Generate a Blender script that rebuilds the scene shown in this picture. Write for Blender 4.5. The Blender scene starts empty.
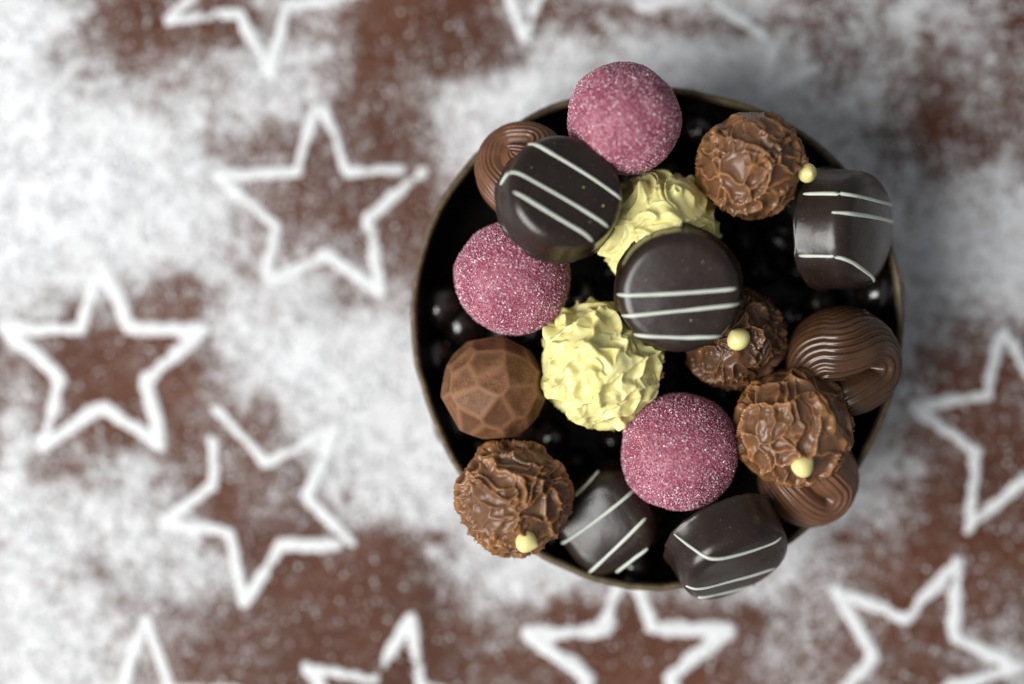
import bpy, bmesh, math, random
import numpy as np
from mathutils import Vector, Matrix

S = bpy.context.scene
COL = S.collection
MM = 0.001

# ------------------------------------------------------------------ camera, world, lamps, exposure
CAM_H = 600.0                                   # mm
ZT = 11.0                                       # height of the tabletop, mm
FOCAL = 70.0
K = 36.0 / (FOCAL * 1024.0)                     # mm per pixel per mm of distance
cam_d = bpy.data.cameras.new("camera")
cam = bpy.data.objects.new("camera", cam_d); COL.objects.link(cam)
cam_d.lens = FOCAL; cam_d.sensor_width = 36.0
cam_d.clip_start = 0.01; cam_d.clip_end = 50.0
cam.location = (0, 0, CAM_H * MM)
cam_d.dof.use_dof = True
cam_d.dof.focus_distance = (CAM_H - 65.0) * MM
cam_d.dof.aperture_fstop = 1.95
S.camera = cam

w = bpy.data.worlds.new("World"); S.world = w; w.use_nodes = True
bg = w.node_tree.nodes["Background"]
bg.inputs[0].default_value = (0.88, 0.94, 1.0, 1); bg.inputs[1].default_value = 0.25

def area(name, az, elev, dist, sx, sy, power, col, aim=(0.01, 0.0, 0.04)):
    d = bpy.data.lights.new(name, 'AREA'); d.shape = 'RECTANGLE'; d.size = sx; d.size_y = sy
    d.energy = power; d.color = col
    o = bpy.data.objects.new(name, d); COL.objects.link(o)
    a, e = math.radians(az), math.radians(elev)
    v = Vector((math.cos(a) * math.cos(e), math.sin(a) * math.cos(e), math.sin(e)))
    o.location = Vector(aim) + v * dist
    o.rotation_euler = v.to_track_quat('Z', 'Y').to_euler()
    return o
area("window_light", 207, 46, 1.25, 0.78, 0.90, 27.0, (1.0, 0.995, 0.98))

S.view_settings.view_transform = 'Standard'; S.view_settings.look = 'None'
S.view_settings.exposure = 0.0; S.view_settings.gamma = 1.0
S.view_settings.use_curve_mapping = False

# ------------------------------------------------------------------ helpers
def P(px, py, z):
    f = K * (CAM_H - z)
    return np.array([(px - 512.0) * f, (342.0 - py) * f, z])
def mmpx(z): return K * (CAM_H - z)

_rs = np.random.RandomState(11)
_LAT = _rs.rand(64, 64, 64).astype(np.float32)
def vnoise(p):
    """smooth value noise, 0..1"""
    p = np.asarray(p, dtype=np.float64) + 1000.0
    i = np.floor(p).astype(int); f = p - i; f = f * f * f * (f * (f * 6 - 15) + 10)
    i0 = i & 63; i1 = (i + 1) & 63
    x0, y0, z0 = i0.T; x1, y1, z1 = i1.T; fx, fy, fz = f.T
    L = _LAT
    a = L[x0, y0, z0] * (1 - fx) + L[x1, y0, z0] * fx
    b = L[x0, y1, z0] * (1 - fx) + L[x1, y1, z0] * fx
    c = L[x0, y0, z1] * (1 - fx) + L[x1, y0, z1] * fx
    d = L[x0, y1, z1] * (1 - fx) + L[x1, y1, z1] * fx
    return (a * (1 - fy) + b * fy) * (1 - fz) + (c * (1 - fy) + d * fy) * fz
def fbm(p, oct=4):
    s = 0; a = 0.5; t = 0
    for _ in range(oct):
        s = s + a * vnoise(p); t += a; a *= 0.5; p = p * 2.03 + 17.3
    return s / t
def vnoise3(p):
    return np.stack([vnoise(p), vnoise(p + 31.7), vnoise(p + 77.1)], 1) - 0.5
def cdist(A, B): return np.sqrt(np.maximum((A * A).sum(1)[:, None] + (B * B).sum(1)[None] - 2 * A @ B.T, 1e-12))
def smooth(a, b, x):
    t = np.clip((x - a) / (b - a), 0, 1); return t * t * (3 - 2 * t)

def mesh_np(name, V, F, smooth_sh=True):
    """V (n,3) in mm, F (m,k) index array, one face size"""
    me = bpy.data.meshes.new(name)
    V = np.asarray(V, np.float32) * MM; F = np.asarray(F, np.int32)
    m, k = F.shape
    me.vertices.add(len(V)); me.vertices.foreach_set("co", V.ravel())
    me.loops.add(m * k); me.loops.foreach_set("vertex_index", F.ravel())
    me.polygons.add(m)
    me.polygons.foreach_set("loop_start", np.arange(0, m * k, k, dtype=np.int32))
    me.polygons.foreach_set("loop_total", np.full(m, k, np.int32))
    me.polygons.foreach_set("use_smooth", np.full(m, smooth_sh))
    me.update(calc_edges=True); me.validate()
    return me
def link(name, me, mat=None, parent=None, loc=None, rot=None):
    o = bpy.data.objects.new(name, me); COL.objects.link(o)
    if mat is not None:
        if len(me.materials) == 0: me.materials.append(mat)
    if parent is not None: o.parent = parent
    if loc is not None: o.location = Vector(loc) * MM
    if rot is not None: o.rotation_euler = rot
    return o
def tag(o, label, cat, group=None):
    o["label"] = label; o["category"] = cat
    if group: o["group"] = group
    return o
def thing(name, label, cat, loc, group=None):
    o = bpy.data.objects.new(name, None); COL.objects.link(o); o.location = Vector(loc) * MM
    o.empty_display_size = 0.005
    return tag(o, label, cat, group)

_ico = {}
def ico(n):
    if n not in _ico:
        bm = bmesh.new(); bmesh.ops.create_icosphere(bm, subdivisions=n, radius=1.0)
        V = np.array([v.co[:] for v in bm.verts]); F = np.array([[v.index for v in f.verts] for f in bm.faces])
        bm.free(); V /= np.linalg.norm(V, axis=1)[:, None]; _ico[n] = (V, F)
    return _ico[n]
def grid_faces(nu, nv, wrap_u=False):
    F = []
    U = nu if wrap_u else nu - 1
    for i in range(U):
        i2 = (i + 1) % nu
        for j in range(nv - 1):
            F.append((i * nv + j, i2 * nv + j, i2 * nv + j + 1, i * nv + j + 1))
    return np.array(F)

# ------------------------------------------------------------------ materials
def mat(name):
    m = bpy.data.materials.new(name); m.use_nodes = True
    nt = m.node_tree; b = nt.nodes["Principled BSDF"]
    return m, nt, b
def N(nt, t, **kw):
    n = nt.nodes.new(t)
    for k, v in kw.items():
        if k in n.inputs: n.inputs[k].default_value = v
        else: setattr(n, k, v)
    return n
def L(nt, a, b): nt.links.new(a, b)
def objco(nt):
    return nt.nodes.new("ShaderNodeTexCoord").outputs["Object"]
def noise(nt, co, scale_mm, detail=3, rough=0.55, dist=0.0):
    n = N(nt, "ShaderNodeTexNoise", Scale=1000.0 / scale_mm, Detail=detail, Roughness=rough, Distortion=dist)
    L(nt, co, n.inputs["Vector"]); return n.outputs["Fac"]
def ramp(nt, fac, stops):
    r = nt.nodes.new("ShaderNodeValToRGB"); e = r.color_ramp.elements
    while len(e) < len(stops): e.new(0.5)
    for el, (p, c) in zip(e, stops):
        el.position = p; el.color = (c, c, c, 1) if not hasattr(c, '__len__') else (*c, 1)
    L(nt, fac, r.inputs[0]); return r.outputs[0]
def mapr(nt, fac, a, b, c, d):
    n = N(nt, "ShaderNodeMapRange"); n.inputs[1].default_value = a; n.inputs[2].default_value = b
    n.inputs[3].default_value = c; n.inputs[4].default_value = d
    L(nt, fac, n.inputs[0]); return n.outputs[0]
def bump(nt, b, h, dist_mm, strength=1.0, prev=None):
    n = N(nt, "ShaderNodeBump", Strength=strength, Distance=dist_mm * MM)
    L(nt, h, n.inputs["Height"])
    if prev is not None: L(nt, prev, n.inputs["Normal"])
    L(nt, n.outputs[0], b.inputs["Normal"]); return n.outputs[0]

def choc(name, c1, c2, rough, bump_mm, bump_scale=1.2, spec=0.5, sss=0.0, patch=6.0, coat=0.0, edge=None, attr="thin_edge"):
    m, nt, b = mat(name); co = objco(nt)
    f = noise(nt, co, patch, 4)
    colr = ramp(nt, f, [(0.35, c1), (0.68, c2)])
    if edge:                                              # thin crests of chocolate are paler
        at = N(nt, "ShaderNodeAttribute", attribute_name=attr)
        mx = N(nt, "ShaderNodeMix", data_type='RGBA'); mx.inputs[7].default_value = (*edge, 1)
        L(nt, mapr(nt, at.outputs["Fac"], 0.1, 1.0, 0, 0.75), mx.inputs[0]); L(nt, colr, mx.inputs[6]); colr = mx.outputs[2]
    L(nt, colr, b.inputs["Base Color"])
    g = noise(nt, co, patch * 0.5, 5, 0.65)
    L(nt, mapr(nt, g, 0.3, 0.7, rough - 0.09, rough + 0.12), b.inputs["Roughness"])
    b.inputs["Specular IOR Level"].default_value = spec
    if coat: b.inputs["Coat Weight"].default_value = coat; b.inputs["Coat Roughness"].default_value = 0.12
    if sss:
        b.inputs["Subsurface Weight"].default_value = sss
        b.inputs["Subsurface Radius"].default_value = (1.0, 0.7, 0.3)
        b.inputs["Subsurface Scale"].default_value = 0.001
    if bump_mm:
        bump(nt, b, noise(nt, co, bump_scale, 4, 0.6), bump_mm, 0.7)
    return m

M_MILK = choc("milk_chocolate", (0.115, 0.052, 0.023), (0.17, 0.080, 0.037), 0.34, 0.06, sss=0.2, edge=(0.32, 0.145, 0.050))
M_MILK_SHADED = choc("shade_tinted_milk_chocolate", (0.062, 0.029, 0.0135), (0.095, 0.044, 0.021), 0.33, 0.06, sss=0.15, edge=(0.17, 0.075, 0.027))  # milk chocolate darkened: the shadow of the disc above is put into its colour
M_SWIRL = choc("swirl_chocolate", (0.054, 0.025, 0.012), (0.082, 0.038, 0.018), 0.24, 0.03)
M_SWIRL_RED = choc("reddish_swirl_chocolate", (0.115, 0.049, 0.024), (0.165, 0.072, 0.036), 0.36, 0.04)
M_YEL = choc("white_chocolate", (0.72, 0.645, 0.245), (0.78, 0.715, 0.335), 0.40, 0.06, sss=0.12)
M_DROP = choc("white_chocolate_drop", (0.72, 0.64, 0.24), (0.80, 0.72, 0.34), 0.35, 0.02, sss=0.15)
M_STRIPE = choc("pale_icing", (0.49, 0.53, 0.45), (0.58, 0.61, 0.53), 0.4, 0.04)
M_DRAG = choc("glossy_dark_chocolate", (0.010, 0.006, 0.005), (0.016, 0.010, 0.008), 0.2, 0.02, 3.0, spec=0.8, coat=0.7)

def make_dark():
    m, nt, b = mat("dark_chocolate"); co = objco(nt)
    f = noise(nt, co, 7.0, 5)
    base = ramp(nt, f, [(0.3, (0.014, 0.0080, 0.0060)), (0.7, (0.025, 0.0148, 0.0105))])
    sp = noise(nt, co, 0.55, 2, 0.5)                       # stray cocoa and sugar dust
    spm = ramp(nt, sp, [(0.70, 0.0), (0.74, 1.0)])
    mx = N(nt, "ShaderNodeMix", data_type='RGBA')
    L(nt, spm, mx.inputs[0]); L(nt, base, mx.inputs[6]); mx.inputs[7].default_value = (0.22, 0.12, 0.06, 1)
    L(nt, mx.outputs[2], b.inputs["Base Color"])
    g = noise(nt, co, 4.0, 6, 0.7)
    L(nt, mapr(nt, g, 0.3, 0.7, 0.25, 0.33), b.inputs["Roughness"])
    bump(nt, b, noise(nt, co, 2.2, 5, 0.6), 0.12, 0.5)
    return m
M_DARK = make_dark()

def make_cocoa():
    m, nt, b = mat("cocoa_dusted_chocolate"); co = objco(nt)
    f = noise(nt, co, 5.0, 4); g = noise(nt, co, 0.5, 3, 0.7)
    a = N(nt, "ShaderNodeMath", operation='ADD'); L(nt, f, a.inputs[0]); L(nt, g, a.inputs[1])
    fa = N(nt, "ShaderNodeAttribute", attribute_name="facet"); we = N(nt, "ShaderNodeAttribute", attribute_name="worn_edge")
    mxa = N(nt, "ShaderNodeMix", data_type='RGBA'); mxa.inputs[7].default_value = (0.085, 0.034, 0.015, 1)
    L(nt, mapr(nt, fa.outputs["Fac"], 0.3, 1.0, 0.0, 0.85), mxa.inputs[0])
    mxb = N(nt, "ShaderNodeMix", data_type='RGBA'); mxb.inputs[7].default_value = (0.30, 0.145, 0.072, 1)
    L(nt, mapr(nt, we.outputs["Fac"], 0.1, 1.0, 0.0, 0.5), mxb.inputs[0])
    L(nt, ramp(nt, mapr(nt, a.outputs[0], 0.7, 1.3, 0, 1), [(0.2, (0.105, 0.044, 0.018)), (0.55, (0.16, 0.070, 0.030)), (0.85, (0.23, 0.11, 0.055))]), mxa.inputs[6])
    L(nt, mxa.outputs[2], mxb.inputs[6]); L(nt, mxb.outputs[2], b.inputs["Base Color"])
    b.inputs["Roughness"].default_value = 0.62; b.inputs["Specular IOR Level"].default_value = 0.3
    bump(nt, b, g, 0.10, 0.6)
    return m
M_COCOA = make_cocoa()

def make_pink():
    m, nt, b = mat("pink_sugared_coating"); co = objco(nt)
    g = noise(nt, co, 0.45, 3, 0.7); f = noise(nt, co, 5.0, 3)
    a = N(nt, "ShaderNodeMath", operation='ADD'); L(nt, f, a.inputs[0]); L(nt, g, a.inputs[1])
    L(nt, ramp(nt, mapr(nt, a.outputs[0], 0.7, 1.35, 0, 1), [(0.15, (0.20, 0.026, 0.052)), (0.5, (0.33, 0.070, 0.112)), (0.85, (0.52, 0.23, 0.28))]), b.inputs["Base Color"])
    b.inputs["Roughness"].default_value = 0.5
    bump(nt, b, g, 0.25, 0.9)
    return m
M_PINK = make_pink()
def make_crystal():
    m, nt, b = mat("sugar_crystal")
    gi = nt.nodes.new("ShaderNodeNewGeometry")
    L(nt, ramp(nt, gi.outputs["Random Per Island"], [(0.0, (0.30, 0.065, 0.11)), (0.55, (0.42, 0.15, 0.21)), (0.85, (0.60, 0.36, 0.42)), (1.0, (0.80, 0.68, 0.71))]), b.inputs["Base Color"])
    b.inputs["Roughness"].default_value = 0.25
    b.inputs["Specular IOR Level"].default_value = 0.6
    return m
M_CRYS = make_crystal()

def make_sugar():
    m, nt, b = mat("icing_sugar_powder"); co = objco(nt)
    f = noise(nt, co, 2.0, 4, 0.7)
    L(nt, ramp(nt, f, [(0.3, (0.66, 0.665, 0.67)), (0.7, (0.78, 0.785, 0.79))]), b.inputs["Base Color"])
    b.inputs["Roughness"].default_value = 0.9; b.inputs["Specular IOR Level"].default_value = 0.1
    bump(nt, b, noise(nt, co, 0.6, 3, 0.7), 0.25, 0.8)
    return m
M_SUGAR = make_sugar()

def make_table():
    m, nt, b = mat("brown_tabletop_under_sugar"); co = objco(nt)
    at = N(nt, "ShaderNodeAttribute", attribute_name="sugar")
    dens = at.outputs["Fac"]
    n1 = noise(nt, co, 11.0, 3, 0.6); n2 = noise(nt, co, 4.0, 4, 0.65); n3 = noise(nt, co, 1.8, 4, 0.75)
    def mad(x, k, c):
        n = N(nt, "ShaderNodeMath", operation='MULTIPLY_ADD'); L(nt, x, n.inputs[0]); n.inputs[1].default_value = k
        if isinstance(c, float): n.inputs[2].default_value = c
        else: L(nt, c, n.inputs[2])
        return n.outputs[0]
    v = mad(n1, 0.7, dens); v = mad(n2, 1.2, v); v = mad(n3, 1.8, v)      # mean of the noises: 1.85
    fac = ramp(nt, mapr(nt, v, 1.93, 3.22, 0, 1), [(0.0, 0.0), (0.22, 0.09), (0.60, 0.78), (1.0, 0.97)])
    br = ramp(nt, noise(nt, co, 40.0, 5, 0.6), [(0.3, (0.064, 0.0235, 0.013)), (0.7, (0.112, 0.043, 0.024))])
    mx = N(nt, "ShaderNodeMix", data_type='RGBA')
    L(nt, fac, mx.inputs[0]); L(nt, br, mx.inputs[6]); mx.inputs[7].default_value = (0.79, 0.80, 0.81, 1)
    L(nt, mx.outputs[2], b.inputs["Base Color"])
    L(nt, mapr(nt, fac, 0, 0.5, 0.55, 0.92), b.inputs["Roughness"])
    b.inputs["Specular IOR Level"].default_value = 0.15
    bump(nt, b, fac, 0.4, 0.6)
    return m
M_TABLE = make_table()

def make_rim():
    m, nt, b = mat("worn_brassy_rim"); co = objco(nt)
    f = noise(nt, co, 3.0, 5, 0.7)
    L(nt, ramp(nt, f, [(0.3, (0.04, 0.026, 0.012)), (0.55, (0.11, 0.075, 0.036)), (0.8, (0.23, 0.17, 0.092))]), b.inputs["Base Color"])
    b.inputs["Roughness"].default_value = 0.5
    bump(nt, b, noise(nt, co, 0.9, 4, 0.7), 0.25, 0.7)
    return m
M_RIM = make_rim()
M_DRAG_SHADED = choc("shade_tinted_dark_chocolate", (0.007, 0.005, 0.004), (0.011, 0.007, 0.006), 0.36, 0.02, 3.0, spec=0.3)  # dragee chocolate made darker and duller: shade of the gaps painted in
M_LINING = choc("black_lacquer", (0.004, 0.0035, 0.0035), (0.007, 0.006, 0.0055), 0.38, 0.05, 4.0, spec=0.25)
M_SHELL = choc("dark_brown_shell", (0.03, 0.018, 0.010), (0.06, 0.036, 0.020), 0.5, 0.2, 2.0, patch=9.0)

# ------------------------------------------------------------------ tabletop and its dusting of sugar
SUG = """
9 8 3 1 2 2 3 4 5 1 1 1 3 2 3 4 4 4 4 5 4 5 8 6 5 3
7 5 5 3 4 5 7 6 5 1 2 3 4 6 7 8 8 7 7 6 4 5 5 3 5 3
9 8 7 6 7 6 7 6 3 2 4 6 8 9 9 8 8 8 8 7 5 6 4 2 4 4
9 9 9 9 7 5 4 4 3 2 4 6 8 9 9 9 9 9 8 7 7 6 4 1 3 5
9 9 9 9 9 7 4 2 3 2 3 5 7 8 8 8 8 8 8 8 7 7 6 4 6 6
9 9 9 9 9 7 5 3 2 2 2 4 5 5 5 5 5 5 5 5 7 7 6 7 7 7
8 8 9 7 8 7 5 5 5 4 3 5 5 5 5 5 5 5 5 5 5 7 7 8 8 8
7 5 4 4 3 6 8 7 4 5 5 6 5 5 5 5 5 5 5 5 5 7 7 6 6 6
5 1 2 2 2 6 9 9 8 8 8 7 5 5 5 5 5 5 5 5 5 6 6 5 4 4
4 1 0 1 1 5 7 9 9 9 9 8 5 5 5 5 5 5 5 5 5 7 6 4 2 3
6 3 1 2 2 3 3 7 8 9 9 9 5 5 5 5 5 5 5 5 7 7 7 5 2 3
8 4 5 6 3 3 3 4 7 8 9 9 7 5 5 5 5 5 5 5 7 8 6 3 2 2
9 7 7 7 5 1 4 4 6 7 8 8 8 7 7 7 7 7 7 7 8 7 4 2 2 2
8 7 7 7 7 4 1 1 2 1 2 7 8 8 7 7 7 7 7 8 7 4 3 2 2 2
8 6 5 6 6 6 2 1 1 1 2 4 7 8 6 5 5 5 6 7 6 4 2 2 2 3
8 7 6 5 4 3 2 1 1 1 1 2 4 3 1 1 1 2 3 5 5 4 2 3 3 4
8 8 7 5 3 2 2 1 1 1 0 1 2 2 1 0 1 2 3 5 5 4 3 3 5 6
"""
SUG = np.array([[float(c) for c in r.split()] for r in SUG.strip().splitlines()]) / 9.0
SUG = np.where(SUG < 0.62, SUG - 0.10 * (1 - SUG), SUG + 0.04); SUG[9:, 17:] -= 0.09; SUG[0:7, 0] += 0.30; SUG[2:6, 1:3] += 0.12; SUG[11:, 0] += 0.05
def sugar_at(x, y):
    """density of the dusting at table point (mm): a coarse chart, cubic in between"""
    s = mmpx(ZT)
    u = (x / s + 512 - 20) / 40.0; v = (342 - y / s - 20) / 40.0
    h, wd = SUG.shape
    # beyond the chart mirror it so that the dusting goes on over the table
    u = np.abs(u); u = np.where(u > wd - 1, 2 * (wd - 1) - u, u); u = np.clip(np.abs(u), 0, wd - 1.001)
    v = np.abs(v); v = np.where(v > h - 1, 2 * (h - 1) - v, v); v = np.clip(np.abs(v), 0, h - 1.001)
    i = np.floor(v).astype(int); j = np.floor(u).astype(int); fv = v - i; fu = u - j
    fv = fv * fv * (3 - 2 * fv); fu = fu * fu * (3 - 2 * fu)
    i2 = np.minimum(i + 1, h - 1); j2 = np.minimum(j + 1, wd - 1)
    return (SUG[i, j] * (1 - fu) + SUG[i, j2] * fu) * (1 - fv) + (SUG[i2, j] * (1 - fu) + SUG[i2, j2] * fu) * fv
def warp_xy(x, y, amp=9.0, sc=14.0):
    p = np.stack([x / sc, y / sc, np.full_like(x, 3.3)], 1)
    return x + (fbm(p, 3) - 0.5) * 2 * amp, y + (fbm(p + 50, 3) - 0.5) * 2 * amp

gx = np.concatenate([np.linspace(-900, -200, 60)[:-1], np.linspace(-200, 200, 340), np.linspace(200, 900, 60)[1:]])
gy = np.concatenate([np.linspace(-700, -150, 50)[:-1], np.linspace(-150, 150, 260), np.linspace(150, 700, 50)[1:]])
GX, GY = np.meshgrid(gx, gy, indexing='ij'); X, Y = GX.ravel(), GY.ravel()
me = mesh_np("tabletop", np.stack([X, Y, np.full_like(X, ZT)], 1), grid_faces(len(gx), len(gy)))
wx, wy = warp_xy(X, Y)
a = me.attributes.new("sugar", 'FLOAT', 'POINT'); a.data.foreach_set("value", sugar_at(wx, wy).astype(np.float32))
t = link("tabletop", me, M_TABLE); t["kind"] = "structure"

def grains(n, seed, x0, x1, y0, y1, dens, smin, smax, zf=None):
    r = np.random.RandomState(seed)
    x = r.uniform(x0, x1, n); y = r.uniform(y0, y1, n)
    keep = r.rand(n) < dens(x, y); x, y = x[keep], y[keep]; m = len(x)
    s = smin + (smax - smin) * r.rand(m) ** 2.5
    tet = np.array([[1, 1, 1], [-1, -1, 1], [-1, 1, -1], [1, -1, -1], ], float) * 0.6
    q = r.normal(size=(m, 4)); q /= np.linalg.norm(q, axis=1)[:, None]
    a, b, c, d = q.T
    R = np.stack([np.stack([1 - 2 * (c * c + d * d), 2 * (b * c - a * d), 2 * (b * d + a * c)], 1),
                  np.stack([2 * (b * c + a * d), 1 - 2 * (b * b + d * d), 2 * (c * d - a * b)], 1),
                  np.stack([2 * (b * d - a * c), 2 * (c * d + a * b), 1 - 2 * (b * b + c * c)], 1)], 1)
    V = np.einsum('mij,kj->mki', R, tet) * s[:, None, None]
    V[:, :, 0] += x[:, None]; V[:, :, 1] += y[:, None]; V[:, :, 2] += (ZT + s * 0.45)[:, None]
    F = np.array([[0, 1, 2], [0, 3, 1], [0, 2, 3], [1, 3, 2]])[None] + (np.arange(m) * 4)[:, None, None]
    return V.reshape(-1, 3), F.reshape(-1, 3)
BC = P(656, 334, 50)                                   # bowl centre
def gd(x, y):
    a, b = warp_xy(x, y)
    p = np.stack([x / 4.5, y / 4.5, np.zeros_like(x)], 1)
    d = 0.020 + 0.80 * sugar_at(a, b) ** 2.0
    d = d * (0.15 + 1.5 * smooth(0.35, 0.65, fbm(p, 3)))
    d[np.hypot(x - BC[0], y - BC[1]) < 40] = 0
    return d
V, F = grains(200000, 5, -200, 200, -140, 140, gd, 0.12, 0.85)
def gd2(x, y):
    d = 0.07 + 0.93 * gd(x, y); d[np.hypot(x - BC[0], y - BC[1]) < 40] = 0; return d
V2, F2 = grains(60000, 6, -200, 200, -140, 140, gd2, 0.30, 0.72)       # coarser clots
F = np.concatenate([F, F2 + len(V)]); V = np.concatenate([V, V2])
o = link("icing_sugar", mesh_np("icing_sugar", V, F, False), M_SUGAR); o["kind"] = "stuff"

# ------------------------------------------------------------------ stars of powdered sugar, heaped in ridges
def star_pts(cx, cy, R, tip):
    """ten corners of a star, tip = one tip in pixels"""
    a0 = math.atan2(tip[1] - cy, tip[0] - cx); pts = []
    for k in range(10):
        r = R if k % 2 == 0 else R * 0.41
        a = a0 + k * math.pi / 5; pts.append((cx + r * math.cos(a), cy + r * math.sin(a)))
    return pts
def closed(p): return [(p[i], p[(i + 1) % len(p)]) for i in range(len(p))]
def chain(*p): return [(p[i], p[i + 1]) for i in range(len(p) - 1)]
def star(segs, seed, label, strength=1.0, halfw=2.15):
    A = np.array([P(*s[0], ZT)[:2] for s in segs]); B = np.array([P(*s[1], ZT)[:2] for s in segs])
    lo = np.minimum(A, B).min(0) - 4; hi = np.maximum(A, B).max(0) + 4
    st = 0.42
    xs = np.arange(lo[0], hi[0], st); ys = np.arange(lo[1], hi[1], st)
    GX, GY = np.meshgrid(xs, ys, indexing='ij'); q = np.stack([GX.ravel(), GY.ravel()], 1)
    n3 = np.stack([q[:, 0], q[:, 1], np.full(len(q), seed * 3.7)], 1)
    qq = q + np.stack([fbm(n3 / 5.0, 3) - 0.5, fbm(n3 / 5.0 + 40, 3) - 0.5], 1) * 1.1
    d = np.full(len(q), 1e9)
    for a_, b_ in zip(A, B):
        ab = b_ - a_; tt = np.clip(((qq - a_) @ ab) / (ab @ ab), 0, 1)
        d = np.minimum(d, np.linalg.norm(qq - a_ - tt[:, None] * ab, axis=1))
    hw = halfw * (0.8 + 0.4 * vnoise(n3 / 7.0))
    h = 1.05 * strength * (1 - (d / hw) ** 2) + (fbm(n3 / 0.9, 3) - 0.5) * 0.95 - 0.2 * smooth(0.6, 0.8, vnoise(n3 / 1.3 + 33))
    crumbs = (vnoise(n3 / 0.8 + 70) > 0.86) & (d < hw * 1.5) & (d > hw * 0.8)
    h = np.where(crumbs, np.maximum(h, 0.35), h)
    thr = 0.03 + (1 - strength) * (0.3 + 1.0 * (vnoise(n3 / 3.0) - 0.3)) + 0.45 * smooth(0.6, 0.85, vnoise(n3 / 6.0 + 20))
    ok = h > thr
    nx, ny = len(xs), len(ys)
    F = grid_faces(nx, ny); F = F[ok[F].all(1)]
    used = np.unique(F); remap = np.full(len(q), -1); remap[used] = np.arange(len(used))
    F = remap[F]; Vt = np.stack([q[used, 0], q[used, 1], 0.03 + np.clip(h[used] * 0.7, 0, 1.0)], 1)
    c = Vt[:, :2].mean(0)
    # a skirt down to the table so the ridge is closed at its foot
    e = np.concatenate([F[:, [0, 1]], F[:, [1, 2]], F[:, [2, 3]], F[:, [3, 0]]])
    key = np.sort(e, 1); _, inv, cnt = np.unique(key, axis=0, return_inverse=True, return_counts=True)
    be = e[cnt[inv.ravel()] == 1]
    bv = np.unique(be); mp = np.full(len(Vt), -1); mp[bv] = len(Vt) + np.arange(len(bv))
    low = Vt[bv].copy(); low[:, 2] = -0.02
    sk = np.stack([be[:, 1], be[:, 0], mp[be[:, 0]], mp[be[:, 1]]], 1)
    Vt = np.concatenate([Vt, low]); F = np.concatenate([F, sk])
    Vt[:, 0] -= c[0]; Vt[:, 1] -= c[1]
    o = link("sugar_star", mesh_np("sugar_star", Vt, F), M_SUGAR, loc=(c[0], c[1], ZT))
    tag(o, label, "sugar star", "star outlines of icing sugar on the tabletop")
star(closed([(103, 263), (81, 329), (5, 327), (61, 377), (44, 445), (104, 406), (162, 445), (147, 379), (204, 330), (131, 327)]), 1,
     "complete white sugar star outline around a bare brown patch at the left", halfw=2.45)
star(chain((317, 110), (298, 171), (218, 175), (278, 226), (267, 272)) + chain((272, 282), (327, 254), (384, 292), (368, 219), (423, 171)) + chain((402, 171), (349, 171), (325, 112)), 2,
     "sugar star outline just left of the bowl with open tip gaps", 0.92)
star(closed(star_pts(258, -23, 99, (272, 75))), 3, "sugar star outline at the top left pointing down, cut by the photo edge", 0.82)
star(chain((216, 408), (268, 462), (338, 427), (307, 497), (352, 542)) + chain((340, 545), (281, 544), (245, 603), (230, 532), (163, 522), (215, 484), (213, 442)), 4,
     "tilted half-buried sugar star between the left star and the bowl", 0.82)
star(closed(star_pts(147, 726, 106, (147, 620))), 5, "sugar star at the bottom left of which only the top tip shows", 0.95)
star(closed(star_pts(392, 715, 99, (411, 617))), 6, "faint thin sugar star on the dark brown patch at the bottom edge", 0.78)
s7 = star_pts(630, 664, 105, (628, 558))
star(closed(s7), 7, "bold sugar star partly under the bottom edge of the bowl", 1.0, 2.5)
star(closed(star_pts(917, 659, 104, (957, 564))), 8, "bold tilted sugar star at the bottom right corner", 0.9, 2.4)
star(closed([(1002, 326), (987, 395), (912, 407), (976, 452), (968, 527), (1028, 478), (1092, 502), (1066, 430), (1112, 366), (1038, 386)]), 9, "sugar star cut by the right edge of the photo, right of the bowl", 0.64)
star(closed(star_pts(527, -65, 103, (525, 36))), 10, "sugar star at the top edge above the bowl, only its lower tip showing", 0.82)
star(chain((700, -8), (740, 20), (776, 44), (764, 96), (815, 66)) + chain((640, 8), (700, -8)), 11, "nearly buried trace of a sugar star above the bowl's top right", 0.85)

# ------------------------------------------------------------------ bowl
RIMP = np.array([(413, 320), (429, 215), (477, 151), (517, 120), (567, 101), (682, 87), (782, 122), (852, 169), (903, 310), (888, 410), (856, 477), (789, 545), (640, 592), (546, 560), (458, 474), (430, 419), (420, 380)], float)
th = np.arctan2(334 - RIMP[:, 1], RIMP[:, 0] - 656); rr = np.hypot(RIMP[:, 0] - 656, RIMP[:, 1] - 334)
def four(t): return np.stack([np.ones_like(t), np.cos(t), np.sin(t), np.cos(2 * t), np.sin(2 * t), np.cos(3 * t), np.sin(3 * t)], 1)
A_ = four(th); cf = np.linalg.solve(A_.T @ A_ + np.diag([0] + [1.2] * 6), A_.T @ rr)
TH = np.linspace(0, 2 * math.pi, 161)[:-1]
RR = four(TH) @ cf * mmpx(50)
ZB = 16.0                                             # inside floor of the bowl
def lathe(prof, mod=RR, wob=0.0):
    prof = np.array(prof, float); out = []
    for i, tt in enumerate(TH):
        f = mod[i] / RR.mean()
        for (r, z) in prof:
            k = smooth(0, 60, np.array(r)) * (f - 1) + 1
            out.append((r * k * math.cos(tt), r * k * math.sin(tt), z))
    V = np.array(out); V[:, 2] = np.where(V[:, 2] < 20, V[:, 2], V[:, 2] - ZT)
    if wob:
        V[:, 2] += (fbm(V / 16.0, 3) - 0.5) * wob; V[:, :2] *= (1 + (fbm(V / 8.0 + 9, 3) - 0.5)[:, None] * 0.012)
    return V, grid_faces(len(TH), len(prof), True)
R0 = RR.mean()
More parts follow.
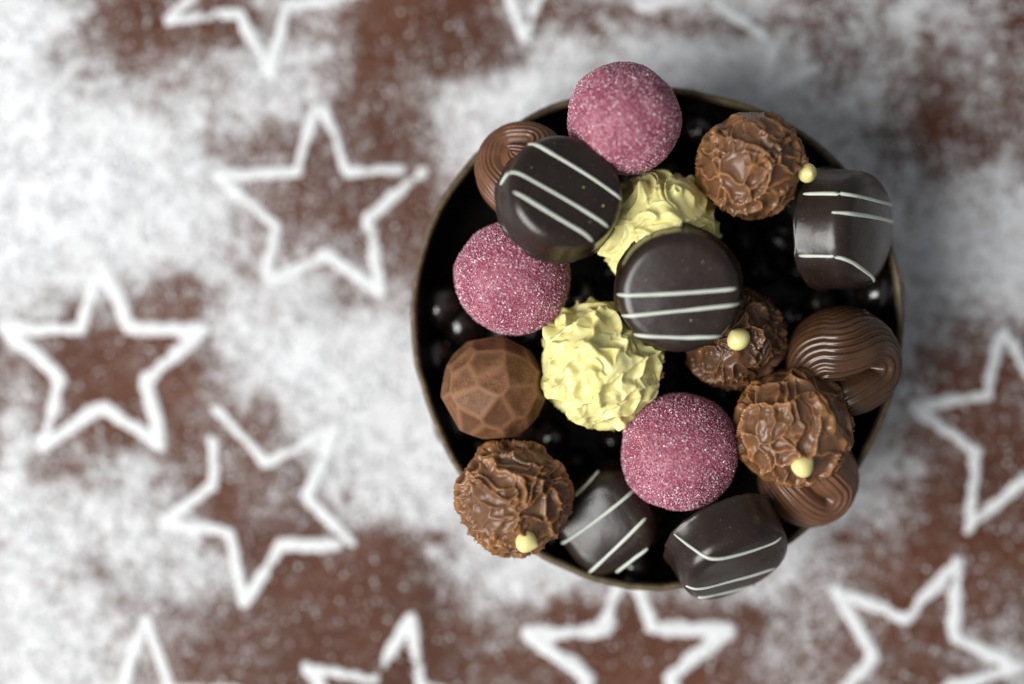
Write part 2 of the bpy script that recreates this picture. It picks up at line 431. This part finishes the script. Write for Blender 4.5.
bowl = thing("bowl", "round dark handmade bowl with a brassy rim, holding the chocolates", "bowl", (BC[0], BC[1], ZT))
V, F = lathe([(0.01, 1.5), (30, 1.5), (32, 0), (37, 0), (39, 2), (52, 6), (R0 - 6, 27), (R0 - 2, 38), (R0 - 0.4, 48.2)])
link("outer_shell", mesh_np("outer_shell", V, F), M_SHELL, bowl)
V, F = lathe([(R0 - 0.4, 48.2), (R0, 49.2), (R0 - 0.3, 50.1), (R0 - 0.9, 50.3), (R0 - 1.6, 50.1), (R0 - 1.95, 49.2), (R0 - 2.1, 48.0)], wob=0.8)
link("rim", mesh_np("rim", V, F), M_RIM, bowl)
V, F = lathe([(R0 - 2.0, 48.0), (R0 - 2.7, 42), (R0 - 5, 34), (R0 - 10, 29), (R0 - 18, 25.2), (30, 25), (0.01, 25)])
link("lining", mesh_np("lining", V, F), M_LINING, bowl)

# ------------------------------------------------------------------ sugared pink truffles
def crystals(r, n, seed):
    rs = np.random.RandomState(seed)
    d = rs.normal(size=(n, 3)); d /= np.linalg.norm(d, axis=1)[:, None]
    s = 0.07 + 0.14 * rs.rand(n) ** 2
    cube = np.array([[-1, -1, -1], [1, -1, -1], [1, 1, -1], [-1, 1, -1], [-1, -1, 1], [1, -1, 1], [1, 1, 1], [-1, 1, 1]], float)
    q = rs.normal(size=(n, 4)); q /= np.linalg.norm(q, axis=1)[:, None]; a, b, c, e = q.T
    R = np.stack([np.stack([1 - 2 * (c * c + e * e), 2 * (b * c - a * e), 2 * (b * e + a * c)], 1),
                  np.stack([2 * (b * c + a * e), 1 - 2 * (b * b + e * e), 2 * (c * e - a * b)], 1),
                  np.stack([2 * (b * e - a * c), 2 * (c * e + a * b), 1 - 2 * (b * b + c * c)], 1)], 1)
    V = np.einsum('mij,kj->mki', R, cube) * s[:, None, None] * rs.uniform(0.6, 1.2, (n, 1, 1)) + (d * (r + 0.05))[:, None, :]
    F = np.array([[0, 3, 2, 1], [4, 5, 6, 7], [0, 1, 5, 4], [1, 2, 6, 5], [2, 3, 7, 6], [3, 0, 4, 7]])[None] + (np.arange(n) * 8)[:, None, None]
    return V.reshape(-1, 3), F.reshape(-1, 4)
def pink(px, py, rpx, z, seed, label):
    r = rpx * mmpx(z); D, F = ico(6)
    rad = r * (1 + 0.12 * (fbm(D * 1.6 + seed, 2) - 0.5)) + 0.30 * (fbm(D * r / 0.55 + seed, 2) - 0.5) - 0.2
    t = thing("pink_truffle", label, "truffle", P(px, py, z), "pink sugared truffles in the bowl")
    link("body", mesh_np("pink_truffle_body", D * rad[:, None], F), M_PINK, t)
    V, F = crystals(1.0, 24000, seed)
    cen = V.reshape(-1, 8, 3).mean(1); dn = cen / np.linalg.norm(cen, axis=1)[:, None]
    rr_ = r * (1 + 0.12 * (fbm(dn * 1.6 + seed, 2) - 0.5)) - 0.12
    V = (V.reshape(-1, 8, 3) - cen[:, None] + (dn * rr_[:, None])[:, None]).reshape(-1, 3)
    o = link("sugar_coating", mesh_np("sugar_coating", V, F, False), M_CRYS, t); o["kind"] = "stuff"
pink(624, 120, 57, 64, 1, "pink sugared truffle resting on the top edge of the bowl")
pink(513, 277, 58, 55, 2, "pink sugared truffle under the left striped disc, above the faceted ball")
pink(679, 452, 58, 56, 3, "pink sugared truffle right below the lower yellow truffle")

# ------------------------------------------------------------------ rough truffles (rolled on a rack: thin ridges between scoops)
def rough_shape(r, seed, ncell, stretch, axis_rot, ridge, lift, fine, warp=0.35, spikes=0.0, sub=7, rw=0.034):
    D, F = ico(sub); rs = np.random.RandomState(seed)
    Q = D + warp * vnoise3(D * 2.1 + seed * 7.7) + 0.12 * vnoise3(D * 6.0 + seed)
    Rm = np.array(Matrix.Rotation(math.radians(axis_rot), 3, 'Z')); st = np.array(stretch)
    Qs = (Q @ Rm.T) * st
    C = rs.normal(size=(ncell, 3)); C /= np.linalg.norm(C, axis=1)[:, None]
    C = C + rs.normal(size=C.shape) * 0.05; Cs = (C @ Rm.T) * st
    off = rs.rand(ncell)
    d = cdist(Qs, Cs)
    ix = np.argpartition(d, 1, axis=1)[:, :2]; i = np.arange(len(D))
    f1 = d[i, ix[:, 0]]; f2 = d[i, ix[:, 1]]; e = (f2 - f1)
    amp = 0.35 + 1.0 * smooth(0.3, 0.62, vnoise(D * 2.6 + seed + 5))
    rid = np.exp(-(e / rw) ** 2) * amp
    scoop = np.clip(e / 0.42, 0, 1); scoop = 1 - (1 - scoop) ** 2
    h = lift * (off[ix[:, 0]] - 0.5) * smooth(0.0, 0.07, e) + ridge * rid - 0.075 * scoop
    # a second, smaller generation of scoops in patches
    n2 = 150; C2 = rs.normal(size=(n2, 3)); C2 /= np.linalg.norm(C2, axis=1)[:, None]; C2 = (C2 @ Rm.T) * st
    Q2 = ((D + 0.30 * vnoise3(D * 4.0 + seed * 2.2)) @ Rm.T) * st
    d2 = np.partition(cdist(Q2, C2), 1, axis=1)[:, :2]; e2 = d2[:, 1] - d2[:, 0]
    h += fine * (np.exp(-(e2 / 0.032) ** 2) - 0.6 * smooth(0, 0.2, e2)) * (m2 := smooth(0.5, 0.6, vnoise(D * 2.4 + seed + 44)))
    if spikes:
        for k in range(46):
            c = rs.normal(size=3); c /= np.linalg.norm(c)
            tdir = np.cross(c, rs.normal(size=3)); tdir /= np.linalg.norm(tdir); b_ = np.cross(c, tdir)
            l, wd = rs.uniform(0.08, 0.20), rs.uniform(0.04, 0.09)
            u = (D @ tdir) + 0.05 * np.sin(9 * (D @ b_) + k); v = (D @ b_)
            msk = (D @ c) > 0
            g = np.exp(-(u / wd) ** 2) * np.exp(-(v / l) ** 4) * msk
            side = 1 / (1 + np.exp(-(u / wd) * 3))
            h = h + spikes * rs.uniform(0.4, 1.2) * g * (0.35 + 0.9 * side)
    h += 0.05 * (fbm(D * 1.5 + seed * 1.3, 2) - 0.5) + 0.012 * (fbm(D * 14 + seed, 2) - 0.5) * 0.6
    edge = np.clip(rid + 0.6 * m2 * np.exp(-(e2 / 0.032) ** 2), 0, 1)
    return D * (r * (1.02 + h))[:, None], F, edge
def drop_mesh(r):
    prof = [(0.0, -0.85), (0.45, -0.78), (0.80, -0.5), (0.97, -0.12), (1.0, 0.15), (0.9, 0.5), (0.66, 0.85), (0.38, 1.12), (0.18, 1.3), (0.0, 1.38)]
    n = 28; V = []
    for i in range(n):
        a = 2 * math.pi * i / n
        for (q, z) in prof: V.append((max(q, 0.002) * r * math.cos(a) * 1.05, max(q, 0.002) * r * math.sin(a), z * r * 0.92))
    return np.array(V), grid_faces(n, len(prof), True)
def add_drop(parent, cpx, cpy, cz, dpx, dpy, r, tipdir, depth, rad):
    c = P(cpx, cpy, cz); p = P(dpx, dpy, cz)
    off = p - c; hz = math.sqrt(max(rad ** 2 - off[0] ** 2 - off[1] ** 2, 0.0)) + depth
    p = P(dpx, dpy, cz + hz)
    V, F = drop_mesh(r)
    o = link("chocolate_drop", mesh_np("chocolate_drop", V, F), M_DROP, parent, p - c)
    o.rotation_euler = Vector(tipdir).to_track_quat('Z', 'Y').to_euler()
def truffle(px, py, rpx, z, seed, label, m, drop, **kw):
    r = rpx * mmpx(z)
    t = thing("milk_truffle", label, "truffle", P(px, py, z), "ridged milk chocolate truffles in the bowl")
    V, F, ed = rough_shape(r, seed, **kw)
    me = mesh_np("chocolate_shell", V, F)
    a = me.attributes.new("thin_edge", 'FLOAT', 'POINT'); a.data.foreach_set("value", ed.astype(np.float32))
    link("chocolate_shell", me, m, t)
    if drop: add_drop(t, px, py, z, *drop, rad=r)
truffle(751, 165, 50, 62, 21, "ridged milk chocolate truffle at the upper right with a pale drop on its right side", M_MILK,
        (807, 173, 2.55, (0.25, -0.1, 0.95), 5.5), ncell=88, stretch=(1.0, 1.0, 1.0), axis_rot=30, ridge=0.075, lift=0.05, fine=0.045, warp=0.6)
truffle(734, 338, 49, 52, 33, "craggy milk chocolate truffle toned dark for shade, half under the grey striped disc", M_MILK_SHADED,
        (739, 340, 3.1, (-0.5, 0.6, 0.5), 0.7), ncell=80, stretch=(1, 1, 1), axis_rot=0, ridge=0.08, lift=0.05, fine=0.045, warp=0.55)
truffle(793, 427, 55, 60, 58, "ridged truffle with long upright ridges, lying on the lower right chocolate swirl", M_MILK,
        (801, 467, 3.05, (0.75, 0.6, 0.25), 2.4), ncell=110, stretch=(1.5, 0.8, 1.25), axis_rot=-6, ridge=0.08, lift=0.025, fine=0.015, warp=0.35)
truffle(514, 498, 54, 60, 64, "ridged milk chocolate truffle resting on the lower left rim of the bowl", M_MILK,
        (525, 541, 3.0, (0.9, -0.3, 0.3), 2.4), ncell=105, stretch=(0.85, 1.2, 1.05), axis_rot=-20, ridge=0.08, lift=0.045, fine=0.045, warp=0.55)
def yellow(px, py, rpx, z, seed, label, **kw):
    V, F, _ = rough_shape(rpx * mmpx(z), seed, **kw)
    o = link("yellow_truffle", mesh_np("yellow_truffle", V, F), M_YEL, loc=P(px, py, z))
    tag(o, label, "truffle", "yellow white-chocolate truffles in the bowl")
yellow(659, 231, 56, 57, 71, "pale yellow ruffled truffle between the two striped discs", ncell=50, stretch=(1.3, 0.9, 1.0), axis_rot=35, ridge=0.065, lift=0.045, fine=0.022, warp=0.7, rw=0.065, spikes=0.16)
yellow(601, 365, 58.5, 57, 83, "pale yellow ruffled truffle at the centre, left of the lower pink truffle", ncell=54, stretch=(0.8, 1.4, 1.0), axis_rot=-25, ridge=0.065, lift=0.045, fine=0.022, warp=0.7, rw=0.065, spikes=0.15)

# ------------------------------------------------------------------ faceted milk chocolate ball
def faceted(px, py, rpx, z):
    r = rpx * mmpx(z); D, F = ico(6); rs = np.random.RandomState(4)
    n = 44; k = np.arange(n) + 0.5
    ph = np.arccos(1 - 2 * k / n); tt = math.pi * (1 + 5 ** 0.5) * k
    C = np.stack([np.cos(tt) * np.sin(ph), np.sin(tt) * np.sin(ph), np.cos(ph)], 1) + rs.normal(size=(n, 3)) * 0.11
    C /= np.linalg.norm(C, axis=1)[:, None]
    C = C @ np.array(Matrix.Rotation(0.5, 3, 'X') @ Matrix.Rotation(0.9, 3, 'Y')).T
    dot = np.maximum(D @ C.T, 0.05); dist = (1.0 + rs.uniform(-0.010, 0.010, n)) / dot
    s = 120.0; rad = -np.log(np.exp(-s * dist).sum(1)) / s
    sd = np.sort(dist, axis=1)[:, :2]; e = sd[:, 1] - sd[:, 0]; who = dist.argmin(1)
    rad = rad / np.percentile(rad, 75)
    h = rad - 0.015 * smooth(0.02, 0.16, e) + 0.010 * (fbm(D * 9, 3) - 0.5) - 0.012 * smooth(0.80, 0.86, vnoise(D * 16))
    me = mesh_np("faceted_chocolate", D * (r * h)[:, None], F)
    a = me.attributes.new("worn_edge", 'FLOAT', 'POINT'); a.data.foreach_set("value", np.exp(-(e / 0.035) ** 2).astype(np.float32))
    a = me.attributes.new("facet", 'FLOAT', 'POINT'); a.data.foreach_set("value", rs.rand(n)[who].astype(np.float32))
    o = link("faceted_chocolate", me, M_COCOA, loc=P(px, py, z))
    tag(o, "round milk chocolate ball with flat facets and a dull cocoa dusting", "chocolate")
faceted(494, 388, 52.5, 54)

# ------------------------------------------------------------------ grooved swirls
def swirl(px, py, rpx, z, crease, seed, label, m, squash=(1, 1, 1), lam=0.105, amp=0.032, depth=0.24):
    r = rpx * mmpx(z); D, F = ico(7)
    pts = []
    for (qx, qy) in crease:
        u, v = (qx - px) / rpx, (py - qy) / rpx; q = min(u * u + v * v, 0.95)
        pts.append((u, v, math.sqrt(1 - q)))
    pts = np.array(pts); T = np.linspace(0, len(pts) - 1, 60); ii = np.minimum(T.astype(int), len(pts) - 2); f = (T - ii)[:, None]
    arc = pts[ii] * (1 - f) + pts[ii + 1] * f; arc /= np.linalg.norm(arc, axis=1)[:, None]
    arc = np.stack([np.convolve(np.pad(arc[:, k], 6, mode='edge'), np.ones(13) / 13, 'valid') for k in range(3)], 1)
    arc /= np.linalg.norm(arc, axis=1)[:, None]
    Q = D + 0.10 * vnoise3(D * 1.6 + seed); Q /= np.linalg.norm(Q, axis=1)[:, None]
    dd = Q @ arc.T; kk = dd.argmax(1); d = np.arccos(np.clip(dd[np.arange(len(D)), kk], -1, 1))
    along = kk / 59.0
    # each side of the crease sweeps round to the other: a slow spiral
    ph = 2 * math.pi * (d / lam + 0.9 * along)
    g = np.sin(ph + 1.6 * vnoise(D * 1.8 + seed)); g = np.sign(g) * np.abs(g) ** 0.8
    irr = 0.15 + 1.3 * vnoise(np.stack([d * 9, along * 1.2, np.full_like(d, seed)], 1))
    msk = smooth(0.08, 0.20, d) * (1 - 0.8 * smooth(0.9, 1.3, d))
    h = -depth * (np.exp(-(d / 0.24) ** 2) + 0.8 * np.exp(-(d / 0.09) ** 2)) + 0.05 * np.exp(-((d - 0.48) / 0.22) ** 2) + amp * g * irr * msk
    V = D * (r * (1 + h))[:, None] * np.array(squash)
    o = link("swirl_praline", mesh_np("swirl_praline", V, F), m, loc=P(px, py, z))
    tag(o, label, "praline", "grooved milk chocolate swirls in the bowl")
swirl(524, 172, 48, 55, [(528, 142), (502, 140), (496, 160), (512, 182)], 2, "reddish brown grooved swirl at the upper left, half under a striped disc", M_SWIRL_RED, depth=0.10, lam=0.095)
swirl(842, 361, 55, 53, [(822, 390), (846, 386), (876, 372)], 5, "grooved shiny brown swirl against the right side of the bowl", M_SWIRL, depth=0.20, squash=(1.03, 1, 1), lam=0.125, amp=0.028)
swirl(808, 477, 50, 49, [(788, 462), (804, 486), (826, 500)], 8, "reddish grooved swirl underneath the ridged truffle at the lower right", M_SWIRL_RED, depth=0.13, lam=0.11, amp=0.014)

# ------------------------------------------------------------------ dark striped discs
def disc_profile(R, H, e, dome):
    pr = [(R * 0.9, 0.0), (R * 1.01, 0.05), (R * 1.035, 0.45), (R * 1.015, 0.95), (R * 0.995, 1.5), (R * 0.985, H * 0.4), (R * 0.965, H - e)]
    for k in range(1, 9):
        a = k / 8 * math.pi / 2; pr.append((R * 0.965 - e * (1 - math.cos(a)), H - e + e * math.sin(a)))
    rt = R * 0.965 - e
    for q in (0.97, 0.93, 0.85, 0.7, 0.5, 0.3, 0.1, 0.0):
        pr.append((max(rt * q, 0.003), H + dome * (1 - q * q)))
    return pr
def zsurf(R, H, rho, e, dome):
    rt = R * 0.965 - e
    if rho <= rt: return H + dome * (1 - (rho / rt) ** 2)
    x = min((rho - rt) / e, 0.999)
    return H - e + e * math.sqrt(1 - x * x)
def tube(path, rad, n=10, flat=0.75):
    path = np.array(path); m = len(path); V = []
    T = np.gradient(path, axis=0); T /= np.linalg.norm(T, axis=1)[:, None]
    up = np.array([0, 0, 1.0])
    for i in range(m):
        rc = rad[i]; s = np.cross(T[i], up if abs(T[i][2]) < 0.93 else np.array([-path[i][0], -path[i][1], 0.01])); s /= np.linalg.norm(s); u = np.cross(s, T[i])
        for k in range(n):
            a = 2 * math.pi * k / n; V.append(path[i] + rc * (math.cos(a) * s + flat * math.sin(a) * u))
    V = np.array(V); F = list(map(tuple, grid_faces(m, n)))
    F = [(i * n + k, (i + 1) * n + k, (i + 1) * n + (k + 1) % n, i * n + (k + 1) % n) for i in range(m - 1) for k in range(n)]
    c0 = len(V); V = np.vstack([V, path[0], path[-1]])
    F += [(c0, k, (k + 1) % n, (k + 1) % n) for k in range(n)]
    F += [(c0 + 1, (m - 1) * n + (k + 1) % n, (m - 1) * n + k, (m - 1) * n + k) for k in range(n)]
    return V, F
def tri_quad_mesh(name, V, F):
    me = bpy.data.meshes.new(name)
    me.from_pydata([tuple(v * MM) for v in V], [], [f[:3] if len(f) == 4 and f[2] == f[3] else f for f in F])
    for p in me.polygons: p.use_smooth = True
    return me
def deform(V, H, seed):
    """hand-dipped unevenness, worst at the foot"""
    V = V.copy(); wob = fbm(V / np.array([5., 5., 9.]) + seed * 5, 3) - 0.5
    fl = np.clip(1 - V[:, 2] / 1.6, 0, 1)
    V[:, :2] *= (1 + wob * (0.02 + 0.11 * fl))[:, None]
    V[:, 2] += (fbm(V / 11.0 + seed, 2) - 0.5) * 0.55 * np.clip(V[:, 2] / H, 0, 1)
    return V
def disc(fx, fy, z, az, tilt, R, H, stripes, seed, label, e=3.6, dome=0.45, sq=2.0, crumbs=()):
    """fx, fy, z: centre of the top face; az: direction (degrees) the face leans towards"""
    a, t = math.radians(az), math.radians(tilt)
    n = np.array([math.cos(a) * math.sin(t), math.sin(a) * math.sin(t), math.cos(t)])
    u = np.array([-math.sin(a), math.cos(a), 0.0]); v = np.cross(n, u)
    f = P(fx, fy, z); base = f - n * H
    Rm = Matrix(((u[0], v[0], n[0]), (u[1], v[1], n[1]), (u[2], v[2], n[2])))
    o = thing("striped_disc", label, "praline", base, "dark chocolate discs with pale icing stripes")
    o.rotation_euler = Rm.to_euler()
    prof = disc_profile(R, H, e, dome); ns = 128; V = []
    for i in range(ns):
        q = 2 * math.pi * i / ns
        k_ = (abs(math.cos(q)) ** sq + abs(math.sin(q)) ** sq) ** (-1 / sq)
        for (r_, z_) in prof: V.append((r_ * k_ * math.cos(q), r_ * k_ * math.sin(q), z_))
    V = deform(np.array(V), H, seed)
    link("chocolate_body", mesh_np("disc_body", V, grid_faces(ns, len(prof), True)), M_DARK, o)
    def loc(px, py):
        c = np.array([0, 0, CAM_H]); d = P(px, py, 0) - c
        s = ((f - c) @ n) / (d @ n); q = c + s * d - base
        return np.array([q @ u, q @ v])
    rs = np.random.RandomState(seed)
    for (cx_, cy_, cr) in crumbs:                             # stray crumbs stuck to the coating
        q = loc(cx_, cy_); Dc, Fc = ico(2)
        Vc = Dc * (cr * (0.7 + 0.6 * vnoise(Dc * 2.1 + cx_)))[:, None] + np.array([q[0], q[1], zsurf(R, H, np.linalg.norm(q), e, dome) + 0.1])
        link("crumb", mesh_np("crumb", Vc, Fc, False), M_DROP, o)
    for st in stripes:
        p0, p1 = loc(*st[0]), loc(*st[1]); w0, w1 = st[2], st[3]; wd = st[4] if len(st) > 4 else 0.50
        RM = R * 0.958
        def nrm_(p): return (abs(p[0]) ** sq + abs(p[1]) ** sq) ** (1 / sq)     # radius in the outline's own measure
        def clampR(p):
            l = nrm_(p); return p if l < RM else p * (RM / l)
        p0, p1 = clampR(p0), clampR(p1)
        path = [p0 * (1 - k) + p1 * k for k in np.linspace(0, 1, 48)]
        sag = rs.uniform(-0.25, 0.25); nrm = np.array([-(p1 - p0)[1], (p1 - p0)[0]]); nrm = nrm / np.linalg.norm(nrm)
        path = [p + nrm * sag * math.sin(math.pi * i / 47) for i, p in enumerate(path)]
        pts = [np.array([p[0], p[1], zsurf(R, H, nrm_(p), e, dome)]) for p in path]
        def down(p, L_, slip):
            out = []
            d = p[:2] / np.linalg.norm(p[:2]); tg = np.array([-d[1], d[0]])
            for k in np.linspace(0, 1, 14)[1:]:
                zz = p[2] - L_ * k; rr_ = R * (0.965 + 0.02 * k); q = d * rr_ + tg * slip * k
                q = q / nrm_(q) * rr_; out.append(np.array([q[0], q[1], zz]))
            return out
        if w0: pts = down(pts[0], w0[0], w0[1])[::-1] + pts
        if w1: pts = pts + down(pts[-1], w1[0], w1[1])
        m = len(pts); pts = np.array(pts)
        for k in range(6):                                    # relax the kinks at the shoulder
            q = pts.copy(); q[1:-1] = 0.5 * pts[1:-1] + 0.25 * (pts[:-2] + pts[2:]); pts = q
        dirn = pts - np.array([0, 0, H * 0.5]); dirn /= np.linalg.norm(dirn, axis=1)[:, None]
        pts = deform(pts, H, seed) + dirn * 0.16
        rad = wd * (0.85 + 0.35 * vnoise(np.stack([np.linspace(0, 6, m), np.full(m, seed * 1.7 + p0[0]), np.zeros(m)], 1)))
        rad[:3] *= (0.55, 0.8, 0.95); rad[-3:] *= (0.95, 0.8, 0.55)
        V, F = tube(pts, rad)
        link("icing_stripe", tri_quad_mesh("icing_stripe", V, F), M_STRIPE, o)
disc(568, 188, 79, 48, 22, 16.4, 12.0,
     [((530, 140), (622, 198), None, None), ((509, 168), (609, 226), (5.5, 1.5), None), ((515, 191), (594, 239), None, None)], 3,
     "dark chocolate disc with diagonal stripes leaning on the left pink truffle", crumbs=((583, 188, 0.2), (603, 206, 0.2), (565, 200, 0.22), (531, 168, 0.14), (590, 222, 0.12)))
disc(679, 294, 79, 250, 11, 16.7, 11.5,
     [((617, 296), (736, 289), None, None), ((622, 317), (741, 305), None, None), ((634, 336), (725, 340), None, None)], 5,
     "greyish dark chocolate disc with level stripes, topmost at the centre", crumbs=((691, 320, 0.18), (703, 262, 0.13), (646, 280, 0.13)))
disc(872, 230, 62, -4, 53, 16.6, 15.2,
     [((846, 187), (896, 206), (9.5, 0.5), None), ((840, 209), (897, 223), None, None), ((840, 262), (879, 281), (9.5, 0.0), None)], 7,
     "dark striped praline tipped on its side against the right rim", e=5.2, dome=0.9, sq=2.15)
disc(740, 571, 62, 296, 57, 16.2, 13.6,
     [((698, 562), (783, 541), (9.5, 4.0), None), ((689, 591), (775, 568), None, None), ((699, 598), (755, 585), None, None)], 9,
     "dark striped praline tipped outward over the bottom right rim", e=4.2, sq=2.3)
disc(601, 527, 54, 216, 16, 13.7, 12.0,
     [((575, 497), (596, 472), None, None), ((560, 546), (634, 491), None, None), ((588, 574), (645, 519), None, None), ((614, 577), (646, 550), None, None)], 11,
     "dark striped praline lying low between the ridged truffle and the bottom rim", e=5.0, dome=0.9, sq=3.6)

# ------------------------------------------------------------------ small glossy dragees in the bottom of the bowl
D4, F4 = ico(4)
drag_meshes = []
for k in range(4):
    rad = 5.0 * (1 + 0.10 * (fbm(D4 * 1.2 + k * 9.1, 2) - 0.5))
    V = D4 * rad[:, None] * np.array([1.0, 1.0 + 0.12 * (k % 3), 0.95])
    me_ = mesh_np("chocolate_dragee", V, F4); me_.materials.append(M_DRAG); drag_meshes.append(me_)
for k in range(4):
    me_ = drag_meshes[k].copy(); me_.materials.clear(); me_.materials.append(M_DRAG_SHADED); drag_meshes.append(me_)
BIG = [(624, 120, 57), (513, 277, 58), (679, 452, 58), (751, 165, 50), (734, 338, 49), (793, 427, 55), (514, 498, 54), (659, 231, 54), (601, 366, 56),
       (494, 388, 52), (524, 172, 48), (845, 361, 55), (808, 477, 50), (560, 196, 62), (680, 289, 62), (847, 228, 50), (723, 550, 48), (603, 528, 48)]
G_DR = "small glossy dragees filling the bowl"
rs = np.random.RandomState(8)
placed = []
first = {}
def dragee(p, k, sc, label, rz):
    o = bpy.data.objects.new("chocolate_dragee", drag_meshes[k]); COL.objects.link(o)
    o.location = Vector(p) * MM; o.rotation_euler = (0, 0, rz); o.scale = (sc, sc, sc)
    tag(o, label, "dragee", G_DR); placed.append((p, 5.0 * sc))
for (px, py, z, k, sc, lab) in [
        (442, 306, 34.0, 1, 1.32, "glossy dark dragee beside the left rim, uppermost of the three with highlights"),
        (463, 324, 31.0, 0, 1.3, "glossy dark dragee tucked between the left pink truffle and the faceted ball"),
        (437, 357, 33.0, 0, 1.2, "glossy dark dragee against the left rim beside the faceted ball"),
        (457, 420, 34, 2, 1.4, "dark dragee below the faceted ball near the left rim"),
        (480, 446, 29.0, 0, 1.0, "dark dragee between the faceted ball and the lower left truffle"),
        (583, 296, 36.0, 1, 1.0, "glossy dark dragee between the left pink and the lower yellow truffle"),
        (881, 291, 37, 1, 1.45, "dark dragee below the tipped praline at the right rim"),
        (634, 565, 38, 0, 1.0, "dark dragee under the low striped praline near the bottom rim"),
        (553, 437, 32.0, 0, 0.95, "dark dragee below the lower yellow truffle, left of its foot"),
        (613, 441, 31.0, 0, 0.9, "dark dragee between the lower yellow truffle and the lower pink truffle"),
        (549, 541, 33.0, 0, 0.95, "dark dragee between the lower left truffle and the bottom praline"),
        (700, 126, 32.0, 2, 1.0, "dark dragee in the gap right of the top pink truffle"),
        (781, 240, 32.0, 1, 1.0, "dark dragee in the black gap left of the tipped right praline"),
        (790, 320, 33.0, 0, 1.0, "dark dragee above the shiny grooved swirl"),
]:
    dragee(P(px, py, z), k, sc, lab, rs.uniform(0, 6))
for ring, z in ((0, 30.0), (1, 30.0)):
    for i in range(-7, 8):
        for j in range(-8, 9):
            if ring: continue
            x = (i + 0.5 * (j % 2)) * 10.6 + rs.uniform(-0.7, 0.7); y = j * 9.2 + rs.uniform(-0.7, 0.7)
            if math.hypot(x, y) > 51: continue
            p = np.array([BC[0] + x, BC[1] + y, z + rs.uniform(-0.3, 1.2) + (4.0 if math.hypot(x, y) > 47 else 0)])
            s = mmpx(p[2]); px, py = p[0] / s + 512, 342 - p[1] / s
            cov = max(br - math.hypot(px - bx, py - by) for bx, by, br in BIG)      # tucked under a bigger chocolate
            if cov > 20: continue
            if any(np.linalg.norm(p - q) < r_ + 4.6 for q, r_ in placed): continue
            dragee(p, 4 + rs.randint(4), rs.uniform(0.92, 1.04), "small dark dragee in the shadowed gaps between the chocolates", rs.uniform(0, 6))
